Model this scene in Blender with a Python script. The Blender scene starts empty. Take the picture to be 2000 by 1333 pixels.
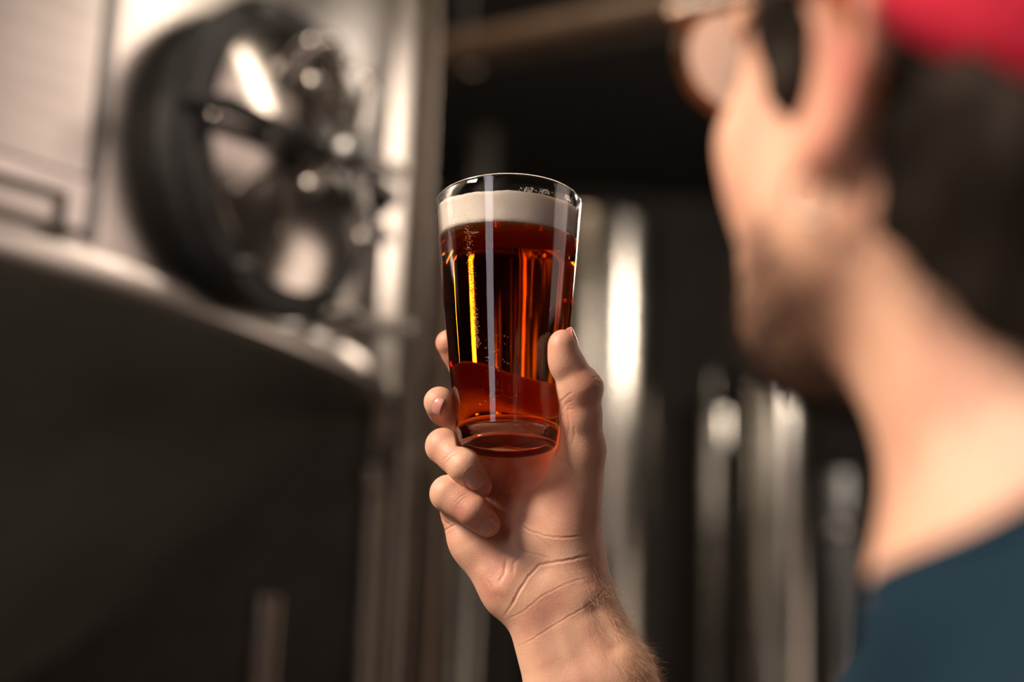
import bpy, math, random
import numpy as np
from mathutils import Vector, Matrix
random.seed(7); rng = np.random.default_rng(7)
R = math.radians
C = bpy.context.scene.collection

# ------------------------------------------------------------------ camera
CAMZ = 1.45
PITCH, ROLL = R(12.0), R(2.2)
F = 2778.0                                   # focal length in pixels of a 2000 px wide frame
D0 = 0.852                                   # focus distance
rot = Matrix.Rotation(R(90) + PITCH, 3, 'X') @ Matrix.Rotation(ROLL, 3, 'Z')
cam_d = bpy.data.cameras.new('camera'); cam = bpy.data.objects.new('camera', cam_d); C.objects.link(cam)
cam.matrix_world = Matrix.Translation((0, 0, CAMZ)) @ rot.to_4x4()
cam_d.sensor_width = 36.0; cam_d.lens = 50.0; cam_d.clip_start = 0.02; cam_d.clip_end = 100
cam_d.dof.use_dof = True; cam_d.dof.focus_distance = D0 - 0.018; cam_d.dof.aperture_fstop = 2.3
bpy.context.scene.camera = cam
RN = np.array(rot); CO = np.array((0, 0, CAMZ))
MM = D0 / F                                  # metres per pixel at the focus distance

def pc(px, py, z=0.0):
    """camera-frame point (x right, y up, z towards the viewer) for a pixel, z pixels nearer than the focus plane"""
    d = D0 - z * MM
    return np.array(((px - 1000) / F * d, (666.5 - py) / F * d, -d))
def ray(px, py):
    v = RN @ np.array(((px - 1000) / F, (666.5 - py) / F, -1.0)); return v
def at(px, py, Y):
    v = ray(px, py); return Vector(CO + v * (Y / v[1]))
def to_world(p):
    return p @ RN.T + CO

# ------------------------------------------------------------------ world, lights, exposure
sc = bpy.context.scene
sc.view_settings.view_transform = 'Standard'; sc.view_settings.look = 'None'
sc.view_settings.gamma = 1.0; sc.view_settings.use_curve_mapping = False
sc.view_settings.exposure = 0.0
w = bpy.data.worlds.new('world'); sc.world = w; w.use_nodes = True
w.node_tree.nodes['Background'].inputs[0].default_value = (0.030, 0.027, 0.024, 1)
w.node_tree.nodes['Background'].inputs[1].default_value = 0.3
def area(name, loc, target, sx, sy, power, col, spread=180):
    l = bpy.data.lights.new(name, 'AREA'); l.shape = 'RECTANGLE'; l.size = sx; l.size_y = sy
    l.energy = power; l.color = col; l.spread = R(spread)
    o = bpy.data.objects.new(name, l); C.objects.link(o); o.location = loc
    o.rotation_euler = (Vector(target) - Vector(loc)).to_track_quat('-Z', 'Y').to_euler()
    return o
WARM = (1.0, 0.74, 0.52)
area('key_light', (-1.9, -0.12, 2.95), (0.05, 0.8, 1.5), 0.66, 0.66, 124, (1.0, 0.81, 0.64))
area('window_light', (-1.52, -1.55, 2.38), (0.0, 0.85, 1.62), 0.62, 1.7, 12, (0.99, 0.86, 0.92))
area('edge_lamp', (1.50, 2.25, 3.2), (0.0, 1.0, 1.7), 0.11, 0.8, 7, (1.0, 0.82, 0.66))
area('front_lamp', (3.3, 6.0, 4.45), (0.5, 7.9, 3.6), 0.30, 1.0, 66, (1.0, 0.86, 0.74))
area('rear_lamp', (1.38, -2.5, 1.25), (1.55, 8.6, 2.0), 0.45, 1.7, 18, (1.0, 0.84, 0.68))
area('right_bank', (5.6, 1.5, 4.3), (-0.6, 1.8, 2.1), 3.2, 2.6, 34, (1.0, 0.76, 0.66))
area('door_glint_light', (6.6, 6.0, 1.6), (-0.4, 2.1, 2.1), 2.6, 2.0, 40, (1.0, 0.78, 0.64))  # unseen light added so the manway door has bright patches to reflect
area('back_lamp', (1.95, 7.0, 3.9), (0.1, 3.0, 2.3), 0.30, 1.3, 42, (1.0, 0.80, 0.64))
area('ceiling_lamp', (0.42, 1.0, 5.6), (0.75, 8.0, 3.2), 0.30, 1.0, 40, (1.0, 0.84, 0.70))
area('floor_fill', (-0.4, 5.2, 5.7), (-0.4, 3.4, 0.0), 0.5, 1.5, 32, WARM)  # added fill: brightens the floor that the tank cone mirrors

sc.cycles.use_denoising = True
sc.cycles.max_bounces = 16; sc.cycles.transmission_bounces = 14; sc.cycles.glossy_bounces = 6; sc.cycles.diffuse_bounces = 3
sc.cycles.volume_bounces = 1
sc.cycles.caustics_refractive = True; sc.cycles.caustics_reflective = True; sc.cycles.blur_glossy = 0.5
sc.cycles.sample_clamp_indirect = 80.0

# ------------------------------------------------------------------ object helpers
def link(o, parent=None):
    C.objects.link(o)
    if parent is not None: o.parent = parent
    return o
def tag(o, label=None, cat=None, group=None, kind=None):
    if label: o['label'] = label
    if cat: o['category'] = cat
    if group: o['group'] = group
    if kind: o['kind'] = kind
    return o
def empty(name, loc=(0, 0, 0)):
    o = bpy.data.objects.new(name, None); C.objects.link(o); o.location = loc; o.empty_display_size = .05; return o
def mesh_np(name, V, Fc, mat, parent=None, smooth=True, attrs=None):
    me = bpy.data.meshes.new(name)
    V = np.asarray(V, np.float64); 
    if isinstance(Fc, np.ndarray):
        k = Fc.shape[1]; n = len(Fc)
        me.vertices.add(len(V)); me.vertices.foreach_set('co', V.astype(np.float32).ravel())
        me.loops.add(n * k); me.loops.foreach_set('vertex_index', Fc.astype(np.int32).ravel())
        me.polygons.add(n); me.polygons.foreach_set('loop_start', np.arange(0, n * k, k, dtype=np.int32))
        me.polygons.foreach_set('loop_total', np.full(n, k, np.int32))
        me.update(calc_edges=True)
    else:
        me.from_pydata([tuple(v) for v in V], [], [tuple(f) for f in Fc]); me.update()
    if smooth: me.polygons.foreach_set('use_smooth', np.ones(len(me.polygons), bool))
    if attrs:
        for k_, a in attrs.items():
            at_ = me.attributes.new(k_, 'FLOAT', 'POINT'); at_.data.foreach_set('value', a.astype(np.float32))
    me.materials.append(mat)
    o = bpy.data.objects.new(name, me); link(o, parent)
    if parent is not None:
        o.matrix_parent_inverse = parent_inv(parent)
    return o
def parent_inv(p):
    M = Matrix.Identity(4); q = p; chain = []
    while q is not None: chain.append(q); q = q.parent
    for q in reversed(chain):
        M = M @ (q.matrix_parent_inverse if q.parent else Matrix.Identity(4)) @ q.matrix_basis
    return M.inverted()
class MB:
    """collects simple solids in world space, built as one mesh"""
    def __init__(s): s.v = []; s.f = []
    def add(s, V, Fs):
        n = len(s.v); s.v += [tuple(v) for v in V]; s.f += [tuple(i + n for i in f) for f in Fs]; return s
    def box(s, c, dx, dy, dz, M=None):
        V = [Vector((x * dx / 2, y * dy / 2, z * dz / 2)) for x in (-1, 1) for y in (-1, 1) for z in (-1, 1)]
        if M is not None: V = [M @ v for v in V]
        V = [v + Vector(c) for v in V]
        return s.add(V, [(0, 1, 3, 2), (4, 6, 7, 5), (0, 4, 5, 1), (2, 3, 7, 6), (0, 2, 6, 4), (1, 5, 7, 3)])
    def tube(s, pts, r, n=20, cap=True):
        pts = [Vector(p) for p in pts]; rr = r if isinstance(r, (list, tuple)) else [r] * len(pts)
        V = []; Fs = []; N0 = None
        for i, p in enumerate(pts):
            t = (pts[min(i + 1, len(pts) - 1)] - pts[max(i - 1, 0)]).normalized()
            if N0 is None: N0 = t.orthogonal().normalized()
            N0 = (N0 - t * N0.dot(t)).normalized(); B = t.cross(N0)
            for k in range(n):
                a = 2 * math.pi * k / n; V.append(p + (N0 * math.cos(a) + B * math.sin(a)) * rr[i])
        for i in range(len(pts) - 1):
            for k in range(n):
                Fs.append((i * n + k, i * n + (k + 1) % n, (i + 1) * n + (k + 1) % n, (i + 1) * n + k))
        if cap: Fs.append(tuple(range(n - 1, -1, -1))); Fs.append(tuple((len(pts) - 1) * n + k for k in range(n)))
        return s.add(V, Fs)
    def lathe(s, prof, o=(0, 0, 0), axis=(0, 0, 1), n=64, close=False):
        a = Vector(axis).normalized(); X = a.orthogonal().normalized(); Y = a.cross(X); o = Vector(o)
        V = [o + a * z + (X * math.cos(2 * math.pi * k / n) + Y * math.sin(2 * math.pi * k / n)) * r for r, z in prof for k in range(n)]
        m = len(prof); Fs = [(i * n + k, i * n + (k + 1) % n, ((i + 1) % m) * n + (k + 1) % n, ((i + 1) % m) * n + k)
                             for i in range(m if close else m - 1) for k in range(n)]
        return s.add(V, Fs)
    def ball(s, c, r, n=16, m=10, sc3=(1, 1, 1)):
        V = []; Fs = []
        for i in range(1, m):
            t = math.pi * i / m
            for k in range(n):
                a = 2 * math.pi * k / n
                V.append(Vector(c) + Vector((math.sin(t) * math.cos(a) * sc3[0], math.sin(t) * math.sin(a) * sc3[1], math.cos(t) * sc3[2])) * r)
        for i in range(m - 2):
            for k in range(n): Fs.append((i * n + k, (i + 1) * n + k, (i + 1) * n + (k + 1) % n, i * n + (k + 1) % n))
        V.append(Vector(c) + Vector((0, 0, r * sc3[2]))); V.append(Vector(c) - Vector((0, 0, r * sc3[2])))
        t0 = len(V) - 2
        for k in range(n): Fs.append((t0, k, (k + 1) % n)); Fs.append((t0 + 1, (m - 2) * n + (k + 1) % n, (m - 2) * n + k))
        return s.add(V, Fs)
    def build(s, name, mat, parent=None, smooth=True, angle=35):
        o = mesh_np(name, s.v, s.f, mat, parent, smooth)
        if smooth:
            try:
                o.data.set_sharp_from_angle(angle=R(angle))
            except Exception: pass
        return o

# ------------------------------------------------------------------ materials
def new_mat(name):
    m = bpy.data.materials.new(name); m.use_nodes = True
    return m, m.node_tree.nodes, m.node_tree.links, m.node_tree.nodes['Principled BSDF']
def noise_node(N, L, scale, detail=3, vec='Object', rough=.5, stretch=None):
    tc = N.new('ShaderNodeTexCoord'); n = N.new('ShaderNodeTexNoise'); n.inputs['Scale'].default_value = scale
    n.inputs['Detail'].default_value = detail; n.inputs['Roughness'].default_value = rough
    if stretch:
        mp = N.new('ShaderNodeMapping'); mp.inputs['Scale'].default_value = stretch
        L.new(tc.outputs[vec], mp.inputs[0]); L.new(mp.outputs[0], n.inputs['Vector'])
    else: L.new(tc.outputs[vec], n.inputs['Vector'])
    return n
def simple(name, col, rough=.5, metal=0., var=.15, scale=8., bump=.05, stretch=None, spec=None, rvar=0.1):
    m, N, L, P = new_mat(name)
    n = noise_node(N, L, scale, stretch=stretch)
    r = N.new('ShaderNodeValToRGB'); L.new(n.outputs['Fac'], r.inputs[0])
    r.color_ramp.elements[0].position = .3; r.color_ramp.elements[1].position = .7
    r.color_ramp.elements[0].color = tuple(c * (1 - var) for c in col) + (1,)
    r.color_ramp.elements[1].color = tuple(min(1, c * (1 + var)) for c in col) + (1,)
    L.new(r.outputs[0], P.inputs['Base Color']); P.inputs['Metallic'].default_value = metal
    mr = N.new('ShaderNodeMapRange'); mr.inputs['To Min'].default_value = max(0, rough - rvar * rough); mr.inputs['To Max'].default_value = rough + rvar * rough
    L.new(n.outputs['Fac'], mr.inputs[0]); L.new(mr.outputs[0], P.inputs['Roughness'])
    if bump:
        b = N.new('ShaderNodeBump'); b.inputs['Strength'].default_value = bump; b.inputs['Distance'].default_value = .004
        L.new(n.outputs['Fac'], b.inputs['Height']); L.new(b.outputs[0], P.inputs['Normal'])
    if spec is not None: P.inputs['Specular IOR Level'].default_value = spec
    return m
M = {}
M['steel'] = simple('brushed_steel', (.62, .585, .545), .30, 1.0, .10, 6, .03, stretch=(1, 1, 14))
M['steel_dull'] = simple('dull_steel', (.40, .38, .34), .23, 1.0, .12, 5, .03)
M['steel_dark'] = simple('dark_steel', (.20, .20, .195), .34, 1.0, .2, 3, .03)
M['polished'] = simple('polished_steel', (.55, .52, .49), .13, 1.0, .08, 5, .01)
M['rubber'] = simple('black_rubber', (.015, .015, .016), .45, 0, .2, 20, .03)
M['pipe'] = simple('pipe_steel', (.22, .18, .145), .36, 1.0, .12, 9, .02)
M['brown_pipe'] = simple('brown_painted_pipe', (.20, .14, .10), .5, 0.2, .15, 9, .02)
M['wall'] = simple('dark_wall', (.10, .088, .078), .8, 0, .25, 3, .1)
M['floor'] = simple('dark_concrete', (.13, .12, .105), .4, 0, .25, 2, .1)
M['ceiling'] = simple('dark_ceiling', (.07, .06, .055), .8, 0, .2, 3, .1)

def skin_mat(name, base, red, sss=.004, fine=1.0):
    m, N, L, P = new_mat(name)
    n = noise_node(N, L, 38, 4); 
    mix = N.new('ShaderNodeMix'); mix.data_type = 'RGBA'
    mix.inputs[6].default_value = (*base, 1); mix.inputs[7].default_value = (*red, 1)
    a = N.new('ShaderNodeAttribute'); a.attribute_name = 'tint'
    mr = N.new('ShaderNodeMapRange'); mr.inputs['From Min'].default_value = .42; mr.inputs['From Max'].default_value = .72
    mr.inputs['To Max'].default_value = .5
    L.new(n.outputs['Fac'], mr.inputs[0])
    ad = N.new('ShaderNodeMath'); ad.operation = 'ADD'; ad.use_clamp = True
    L.new(mr.outputs[0], ad.inputs[0]); L.new(a.outputs['Fac'], ad.inputs[1]); L.new(ad.outputs[0], mix.inputs[0])
    L.new(mix.outputs[2], P.inputs['Base Color'])
    P.inputs['Roughness'].default_value = .47; P.inputs['Specular IOR Level'].default_value = .45
    P.inputs['Subsurface Weight'].default_value = .35; P.inputs['Subsurface Scale'].default_value = sss
    P.inputs['Subsurface Radius'].default_value = (1.0, .32, .18)
    n2 = noise_node(N, L, 900, 4, rough=.65); v = N.new('ShaderNodeTexVoronoi'); v.inputs['Scale'].default_value = 1300
    L.new(noise_node(N, L, 1, 1).inputs['Vector'].links[0].from_socket, v.inputs['Vector'])
    sm = N.new('ShaderNodeMath'); sm.operation = 'ADD'; L.new(n2.outputs['Fac'], sm.inputs[0])
    ml = N.new('ShaderNodeMath'); ml.operation = 'MULTIPLY'; ml.inputs[1].default_value = .35; L.new(v.outputs['Distance'], ml.inputs[0]); L.new(ml.outputs[0], sm.inputs[1])
    b = N.new('ShaderNodeBump'); b.inputs['Strength'].default_value = .38 * fine; b.inputs['Distance'].default_value = .0005
    L.new(sm.outputs[0], b.inputs['Height']); L.new(b.outputs[0], P.inputs['Normal'])
    return m
M['skin'] = skin_mat('skin', (.70, .42, .295), (.48, .15, .11))
M['nail'] = simple('nail', (.58, .27, .22), .25, 0, .05, 60, .0)
M['nail'].node_tree.nodes['Principled BSDF'].inputs['Subsurface Weight'].default_value = .2
M['nail'].node_tree.nodes['Principled BSDF'].inputs['Subsurface Scale'].default_value = .002
M['hair_fair'] = simple('fair_hair', (.70, .44, .24), .4, 0, .2, 60, 0)
M['hair_dark'] = simple('dark_hair', (.014, .009, .006), .7, 0, .4, 60, 0, spec=.15)
M['shirt'] = simple('navy_cotton', (.008, .024, .042), .9, 0, .12, 300, .25, spec=.1)
M['cap'] = simple('red_cotton', (.70, .012, .05), .8, 0, .08, 200, .2)
M['gold'] = simple('gold', (.72, .60, .50), .22, 1, .05, 60, 0)
M['tortoise'] = simple('tortoiseshell', (.22, .09, .025), .2, 0, .8, 60, 0)

# ------------------------------------------------------------------ signed distance modelling
class Field:
    def __init__(s, lo, hi, h):
        s.h = h; s.lo = np.array(lo, float); s.n = np.ceil((np.array(hi) - s.lo) / h).astype(int) + 1
        s.F = np.full(s.n, 1.0, np.float32)
        s.ax = [(s.lo[i] + h * np.arange(s.n[i])).astype(np.float32) for i in range(3)]
    def sub(s, lo, hi):
        i0 = np.clip(np.floor((np.array(lo) - s.lo) / s.h).astype(int), 0, s.n); i1 = np.clip(np.ceil((np.array(hi) - s.lo) / s.h).astype(int) + 1, 0, s.n)
        if np.any(i1 <= i0): return None
        sl = tuple(slice(a, b) for a, b in zip(i0, i1))
        X = s.ax[0][sl[0]][:, None, None]; Y = s.ax[1][sl[1]][None, :, None]; Z = s.ax[2][sl[2]][None, None, :]
        return sl, X, Y, Z
    def merge(s, lo, hi, fn, k, mode='u'):
        m = max(3 * k, 4 * s.h)
        q = s.sub(np.array(lo) - m, np.array(hi) + m)
        if q is None: return
        sl, X, Y, Z = q; d = fn(X, Y, Z); A = s.F[sl]
        if mode == 'u':
            hh = np.maximum(k - np.abs(A - d), 0) / max(k, 1e-9); s.F[sl] = np.minimum(A, d) - hh * hh * k * .25
        elif mode == 'd':                                   # subtract
            d = -d; hh = np.maximum(k - np.abs(A - d), 0) / max(k, 1e-9); s.F[sl] = np.maximum(A, d) + hh * hh * k * .25
    def cap(s, a, b, ra, rb, k=.004, mode='u', flat=None):
        """tapered capsule; flat=(direction, factor) squashes the cross-section along the direction"""
        a = np.array(a, float); b = np.array(b, float); ab = b - a; L2 = max(ab @ ab, 1e-12); rm = max(ra, rb) * 1.6
        def fn(X, Y, Z):
            px, py, pz = X - a[0], Y - a[1], Z - a[2]
            t = np.clip((px * ab[0] + py * ab[1] + pz * ab[2]) / L2, 0, 1).astype(np.float32)
            dx, dy, dz = px - t * ab[0], py - t * ab[1], pz - t * ab[2]
            d2 = dx * dx + dy * dy + dz * dz
            if flat is not None:
                u, f = flat; u = np.array(u, float); u = u / np.linalg.norm(u)
                c = dx * u[0] + dy * u[1] + dz * u[2]
                d2 = d2 + c * c * (f * f - 1)
            return np.sqrt(d2) - (ra + (rb - ra) * t)
        s.merge(np.minimum(a, b) - rm, np.maximum(a, b) + rm, fn, k, mode)
    def ell(s, c, r, Mx=None, k=.004, mode='u'):
        c = np.array(c, float); r = np.array(r, float); rm = r.max()
        A = np.eye(3) if Mx is None else np.array(Mx)      # columns = local axes
        def fn(X, Y, Z):
            px, py, pz = X - c[0], Y - c[1], Z - c[2]
            q = [(px * A[0, i] + py * A[1, i] + pz * A[2, i]) / r[i] for i in range(3)]
            l = np.sqrt(q[0] ** 2 + q[1] ** 2 + q[2] ** 2) + 1e-9
            g = np.sqrt((q[0] / r[0]) ** 2 + (q[1] / r[1]) ** 2 + (q[2] / r[2]) ** 2) + 1e-9
            return l * (l - 1) / g
        s.merge(c - rm, c + rm, fn, k, mode)
    def chain(s, pts, rs, k=.004, mode='u', flat=None):
        for i in range(len(pts) - 1): s.cap(pts[i], pts[i + 1], rs[i], rs[i + 1], k if i == 0 else min(k, .003), mode, flat)
    def mesh(s, relax=2):
        Fd = s.F; nx, ny, nz = s.n; ins = Fd < 0
        cnt = np.zeros((nx - 1, ny - 1, nz - 1), np.int8)
        for i in (0, 1):
            for j in (0, 1):
                for k in (0, 1): cnt += ins[i:nx - 1 + i, j:ny - 1 + j, k:nz - 1 + k]
        act = (cnt > 0) & (cnt < 8); idx = np.argwhere(act); vid = np.full(act.shape, -1, np.int32); vid[act] = np.arange(len(idx))
        P = np.zeros((len(idx), 3)); W = np.zeros(len(idx)); cor = [(i, j, k) for i in (0, 1) for j in (0, 1) for k in (0, 1)]
        val = {c: Fd[idx[:, 0] + c[0], idx[:, 1] + c[1], idx[:, 2] + c[2]].astype(float) for c in cor}
        for c in cor:
            for ax in range(3):
                if c[ax] == 0:
                    e = list(c); e[ax] = 1; e = tuple(e); a, b = val[c], val[e]; m = (a < 0) != (b < 0)
                    t = np.where(m, a / np.where(m, a - b, 1), 0)
                    q = np.tile(np.array(c, float), (len(idx), 1)); q[:, ax] = t
                    P[m] += q[m]; W[m] += 1
        V = (idx + P / W[:, None]) * s.h + s.lo
        quads = []
        for ax in range(3):
            o1, o2 = [(1, 2), (2, 0), (0, 1)][ax]
            sl = [slice(0, s.n[0]), slice(0, s.n[1]), slice(0, s.n[2])]
            a0 = [slice(None)] * 3; a1 = [slice(None)] * 3; a0[ax] = slice(0, -1); a1[ax] = slice(1, None)
            A = ins[tuple(a0)]; B = ins[tuple(a1)]; ch = np.argwhere(A != B)
            ok = (ch[:, o1] > 0) & (ch[:, o2] > 0) & (ch[:, o1] < s.n[o1] - 1) & (ch[:, o2] < s.n[o2] - 1); ch = ch[ok]
            q = []
            for d1, d2 in ((-1, -1), (0, -1), (0, 0), (-1, 0)):
                c = ch.copy(); c[:, o1] += d1; c[:, o2] += d2; q.append(vid[c[:, 0], c[:, 1], c[:, 2]])
            q = np.stack(q, 1); fl = ~A[ch[:, 0], ch[:, 1], ch[:, 2]]; q[fl] = q[fl][:, ::-1]; quads.append(q)
        Q = np.concatenate(quads); Q = Q[(Q >= 0).all(1)]
        E = np.concatenate([Q[:, [0, 1]], Q[:, [1, 2]], Q[:, [2, 3]], Q[:, [3, 0]]])
        for it in range(relax):
            for lam in (.5, -.48):
                S = np.zeros_like(V); cn = np.zeros(len(V))
                for k in range(3): S[:, k] = np.bincount(E[:, 0], V[E[:, 1], k], len(V)) + np.bincount(E[:, 1], V[E[:, 0], k], len(V))
                cn = np.bincount(E[:, 0], minlength=len(V)) + np.bincount(E[:, 1], minlength=len(V))
                V = V + lam * (S / np.maximum(cn, 1)[:, None] - V)
        return V, Q
def vnormals(V, Q):
    n = np.cross(V[Q[:, 2]] - V[Q[:, 0]], V[Q[:, 3]] - V[Q[:, 1]]); out = np.zeros_like(V)
    for c in range(4):
        for k in range(3): out[:, k] += np.bincount(Q[:, c], n[:, k], len(V))
    return out / (np.linalg.norm(out, axis=1)[:, None] + 1e-12)
def seg_dist(V, pts):
    best = np.full(len(V), 1e9)
    for a, b in zip(pts[:-1], pts[1:]):
        ab = b - a; t = np.clip(((V - a) @ ab) / (ab @ ab + 1e-12), 0, 1); best = np.minimum(best, np.linalg.norm(V - a - t[:, None] * ab, axis=1))
    return best

def strands(name, roots, dirs, length, r, mat, parent, segs=4, curl=.3, droop=None, taper=.2, kind='stuff'):
    """thin three-sided hairs as one mesh"""
    n = len(roots); P = roots.copy(); D = dirs / np.linalg.norm(dirs, axis=1)[:, None]
    Ls = length * (0.6 + .8 * rng.random(n)); cur = rng.normal(size=(n, 3)) * curl
    side = np.cross(D, rng.normal(size=(n, 3))); side /= np.linalg.norm(side, axis=1)[:, None]
    Vs = []
    for i in range(segs + 1):
        rad = r * (1 - (1 - taper) * i / segs); B = np.cross(D, side); B /= np.linalg.norm(B, axis=1)[:, None] + 1e-9
        S2 = np.cross(B, D)
        for k in range(3):
            a = 2 * math.pi * k / 3; Vs.append(P + (S2 * math.cos(a) + B * math.sin(a)) * rad)
        P = P + D * (Ls / segs)[:, None]
        D = D + cur / segs + (0 if droop is None else np.array(droop) / segs); D /= np.linalg.norm(D, axis=1)[:, None]
    V = np.stack(Vs, 1).reshape(-1, 3); m = 3 * (segs + 1); Fs = []
    base = np.arange(n) * m
    for i in range(segs):
        for k in range(3):
            Fs.append(np.stack([base + i * 3 + k, base + i * 3 + (k + 1) % 3, base + (i + 1) * 3 + (k + 1) % 3, base + (i + 1) * 3 + k], 1))
    o = mesh_np(name, V, np.concatenate(Fs), mat, parent); o['kind'] = kind
    return o

# ------------------------------------------------------------------ room
def structure(name, mb, mat, smooth=False):
    o = mb.build(name, mat, None, smooth); o['kind'] = 'structure'; return o
structure('floor', MB().box((0, 4, -.05), 14, 20, .1), M['floor'])
structure('ceiling', MB().box((0, 4, 6.05), 14, 20, .1), M['ceiling'])
structure('wall_back', MB().box((0, 14.05, 3), 14.2, .1, 6), M['wall'])
structure('wall_front', MB().box((0, -6.05, 3), 14.2, .1, 6), M['wall'])
structure('wall_left', MB().box((-7.05, 4, 3), .1, 20, 6), M['wall'])
structure('wall_right', MB().box((7.05, 4, 3), .1, 20, 6), M['wall'])
M['door'] = simple('mirror_steel', (.42, .39, .36), .17, 1.0, .08, 5, .01)
# ------------------------------------------------------------------ large fermentation tank on the left with its manway
TC = np.array((-2.0, 2.85)); TR = 1.77; TZ = 1.916
def tank_hit(px, py, out=0.0):
    v = ray(px, py); a = v[0] ** 2 + v[1] ** 2; b = -2 * (v[0] * TC[0] + v[1] * TC[1]); c = TC @ TC - (TR + out) ** 2
    t = (-b - math.sqrt(max(b * b - 4 * a * c, 0))) / 2 / a; p = CO + v * t
    return p, math.atan2(p[1] - TC[1], p[0] - TC[0])
def tp(ang, z, out=0.0): return Vector((TC[0] + (TR + out) * math.cos(ang), TC[1] + (TR + out) * math.sin(ang), z))
T1 = empty('fermentation_tank', (TC[0], TC[1], 0)); tag(T1, 'large stainless fermentation tank with a round black-rimmed manway and cone bottom', 'tank')
cz = (TC[0], TC[1], 0)
MB().lathe([(TR, TZ), (TR, 4.6), (TR * .97, 4.75), (TR * .8, 4.95), (TR * .5, 5.12), (.02, 5.2)], cz, n=160).build('shell', M['steel'], T1)
MB().lathe([(TR - .02, TZ - .02), (.22, .72), (.06, .62), (.06, .40), (.02, .40)], cz, n=160).build('cone', M['steel_dark'], T1)  # dark steel puts the dim floor's reflection into the cone's colour
MB().lathe([(TR - .01, TZ + .020), (TR + .012, TZ + .018), (TR + .018, TZ), (TR + .014, TZ - .022), (TR - .01, TZ - .028)], cz, n=160, close=True).build('seam_ring', M['steel'], T1)
def curved_plate(a0, a1, z0, z1, t, n=24, bev=.006):
    mb = MB(); prof = [(z0, 0), (z0, t - bev), (z0 + bev, t), (z1 - bev, t), (z1, t - bev), (z1, 0)]
    V = []; Fs = []
    for i in range(n + 1):
        a = a0 + (a1 - a0) * i / n
        for z, o in prof: V.append(tp(a, z, o))
    m = len(prof)
    for i in range(n):
        for k in range(m - 1): Fs.append((i * m + k, (i + 1) * m + k, (i + 1) * m + k + 1, i * m + k + 1))
    Fs.append(tuple(range(m))); Fs.append(tuple(n * m + k for k in reversed(range(m)))); mb.add(V, Fs); return mb
pr, ar = tank_hit(160, 350, .03)
curved_plate(ar - .60, ar, TZ + .034, pr[2], .016).build('jacket_panel', M['steel'], T1, angle=20)
curved_plate(ar - .60, ar + .004, pr[2] - .030, pr[2] + .006, .030).build('panel_rail', M['polished'], T1, angle=20)
curved_plate(ar - .010, ar + .006, TZ + .03, pr[2] + .006, .030, 3).build('panel_rail', M['polished'], T1, angle=20)
ps, as_ = tank_hit(200, 200)
curved_plate(as_ - .006, as_ + .006, TZ + .03, 4.55, .004, 3, .001).build('weld_seam', M['steel_dark'], T1, angle=20)
# manway
mp, ma = tank_hit(492, 322)
Nn = Vector((math.cos(ma), math.sin(ma), 0)); Tt = Vector((-math.sin(ma), math.cos(ma), 0)); mp = Vector(mp); UP = Vector((0, 0, 1))
def mw(t, z, n): return mp + Tt * t + UP * z + Nn * n
MB().lathe([(.215, -.08), (.215, .020), (.238, .024), (.242, .045), (.215, .05), (.205, .04), (.205, -.08)], mp, Nn, 72, True).build('manway_neck', M['rubber'], T1)
MB().lathe([(.185, .03), (.238, .046), (.246, .058), (.236, .072), (.188, .074)], mp, Nn, 72, True).build('gasket', M['rubber'], T1)
door = MB().lathe([(.190, .055), (.204, .066), (.200, .080), (.18, .086), (.13, .098), (.07, .106), (.001, .109)], mp, Nn, 72).build('manway_door', M['door'], T1)
# lifting hoop at the top of the door
hoop = [mw(-.075 + .15 * i / 10 * 1.0, .095 + .085 * math.sin(math.pi * i / 10) ** .6, .10 + .03 * math.sin(math.pi * i / 10)) for i in range(11)]
MB().tube(hoop, .014, 14).build('handle', M['polished'], door)
# clamp arm across the door, with hinge lugs
MB().tube([mw(-.26, .0, .07), mw(-.22, .0, .12), mw(-.1, .0, .135), mw(.1, .0, .135), mw(.22, .0, .12), mw(.26, .0, .07)], .014, 14).build('clamp_arm', M['rubber'], T1)
for zz in (-.05, .05):
    MB().box(mw(.25, zz * .8, .05), .06, .018, .10, Matrix((Nn, UP, Tt)).transposed()).build('lug', M['rubber'], T1)
# threaded spindle and star handwheel
MB().tube([mw(0, 0, .10), mw(0, 0, .19)], .013, 14).build('spindle', M['polished'], T1)
hub = MB().lathe([(.001, .155), (.026, .155), (.032, .167), (.032, .19), (.024, .203), (.001, .206)], mp, Nn, 32).build('handwheel', M['steel_dark'], T1)
for k in range(5):
    a = R(14 + 72 * k); d = Tt * math.sin(a) + UP * math.cos(a); c = mw(0, 0, .18)
    MB().tube([c + d * .026, c + d * .07, c + d * .122], [.011, .0115, .0100], 14).build('spoke', M['polished'], hub)
    MB().ball(c + d * .128, .015, 16, 10).build('knob', M['polished'], hub)
# swing bolts around the rim
for k in range(6):
    a = R(30 + 60 * k); d = Tt * math.sin(a) + UP * math.cos(a); c = mp + Nn * .085 + d * .225
    MB().tube([c - Nn * .05, c + Nn * .015], .009, 10).build('bolt', M['steel_dark'], T1)
# sample valve low on the shell and pressure fitting (small bright points)
pv, av = tank_hit(690, 642); pv = Vector(pv); nv = Vector((math.cos(av), math.sin(av), 0))
vb = MB().tube([pv, pv + nv * .07], .016, 16).build('sample_valve', M['polished'], T1)
MB().ball(pv + nv * .085, .020, 16, 10).build('valve_cap', M['polished'], vb)
pv, av = tank_hit(612, 628); pv = Vector(pv); nv = Vector((math.cos(av), math.sin(av), 0))
vb = MB().tube([pv, pv + nv * .06], .013, 16).build('sample_valve', M['steel_dull'], T1)
MB().ball(pv + nv * .07, .017, 16, 10).build('valve_cap', M['steel_dull'], vb)
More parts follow.
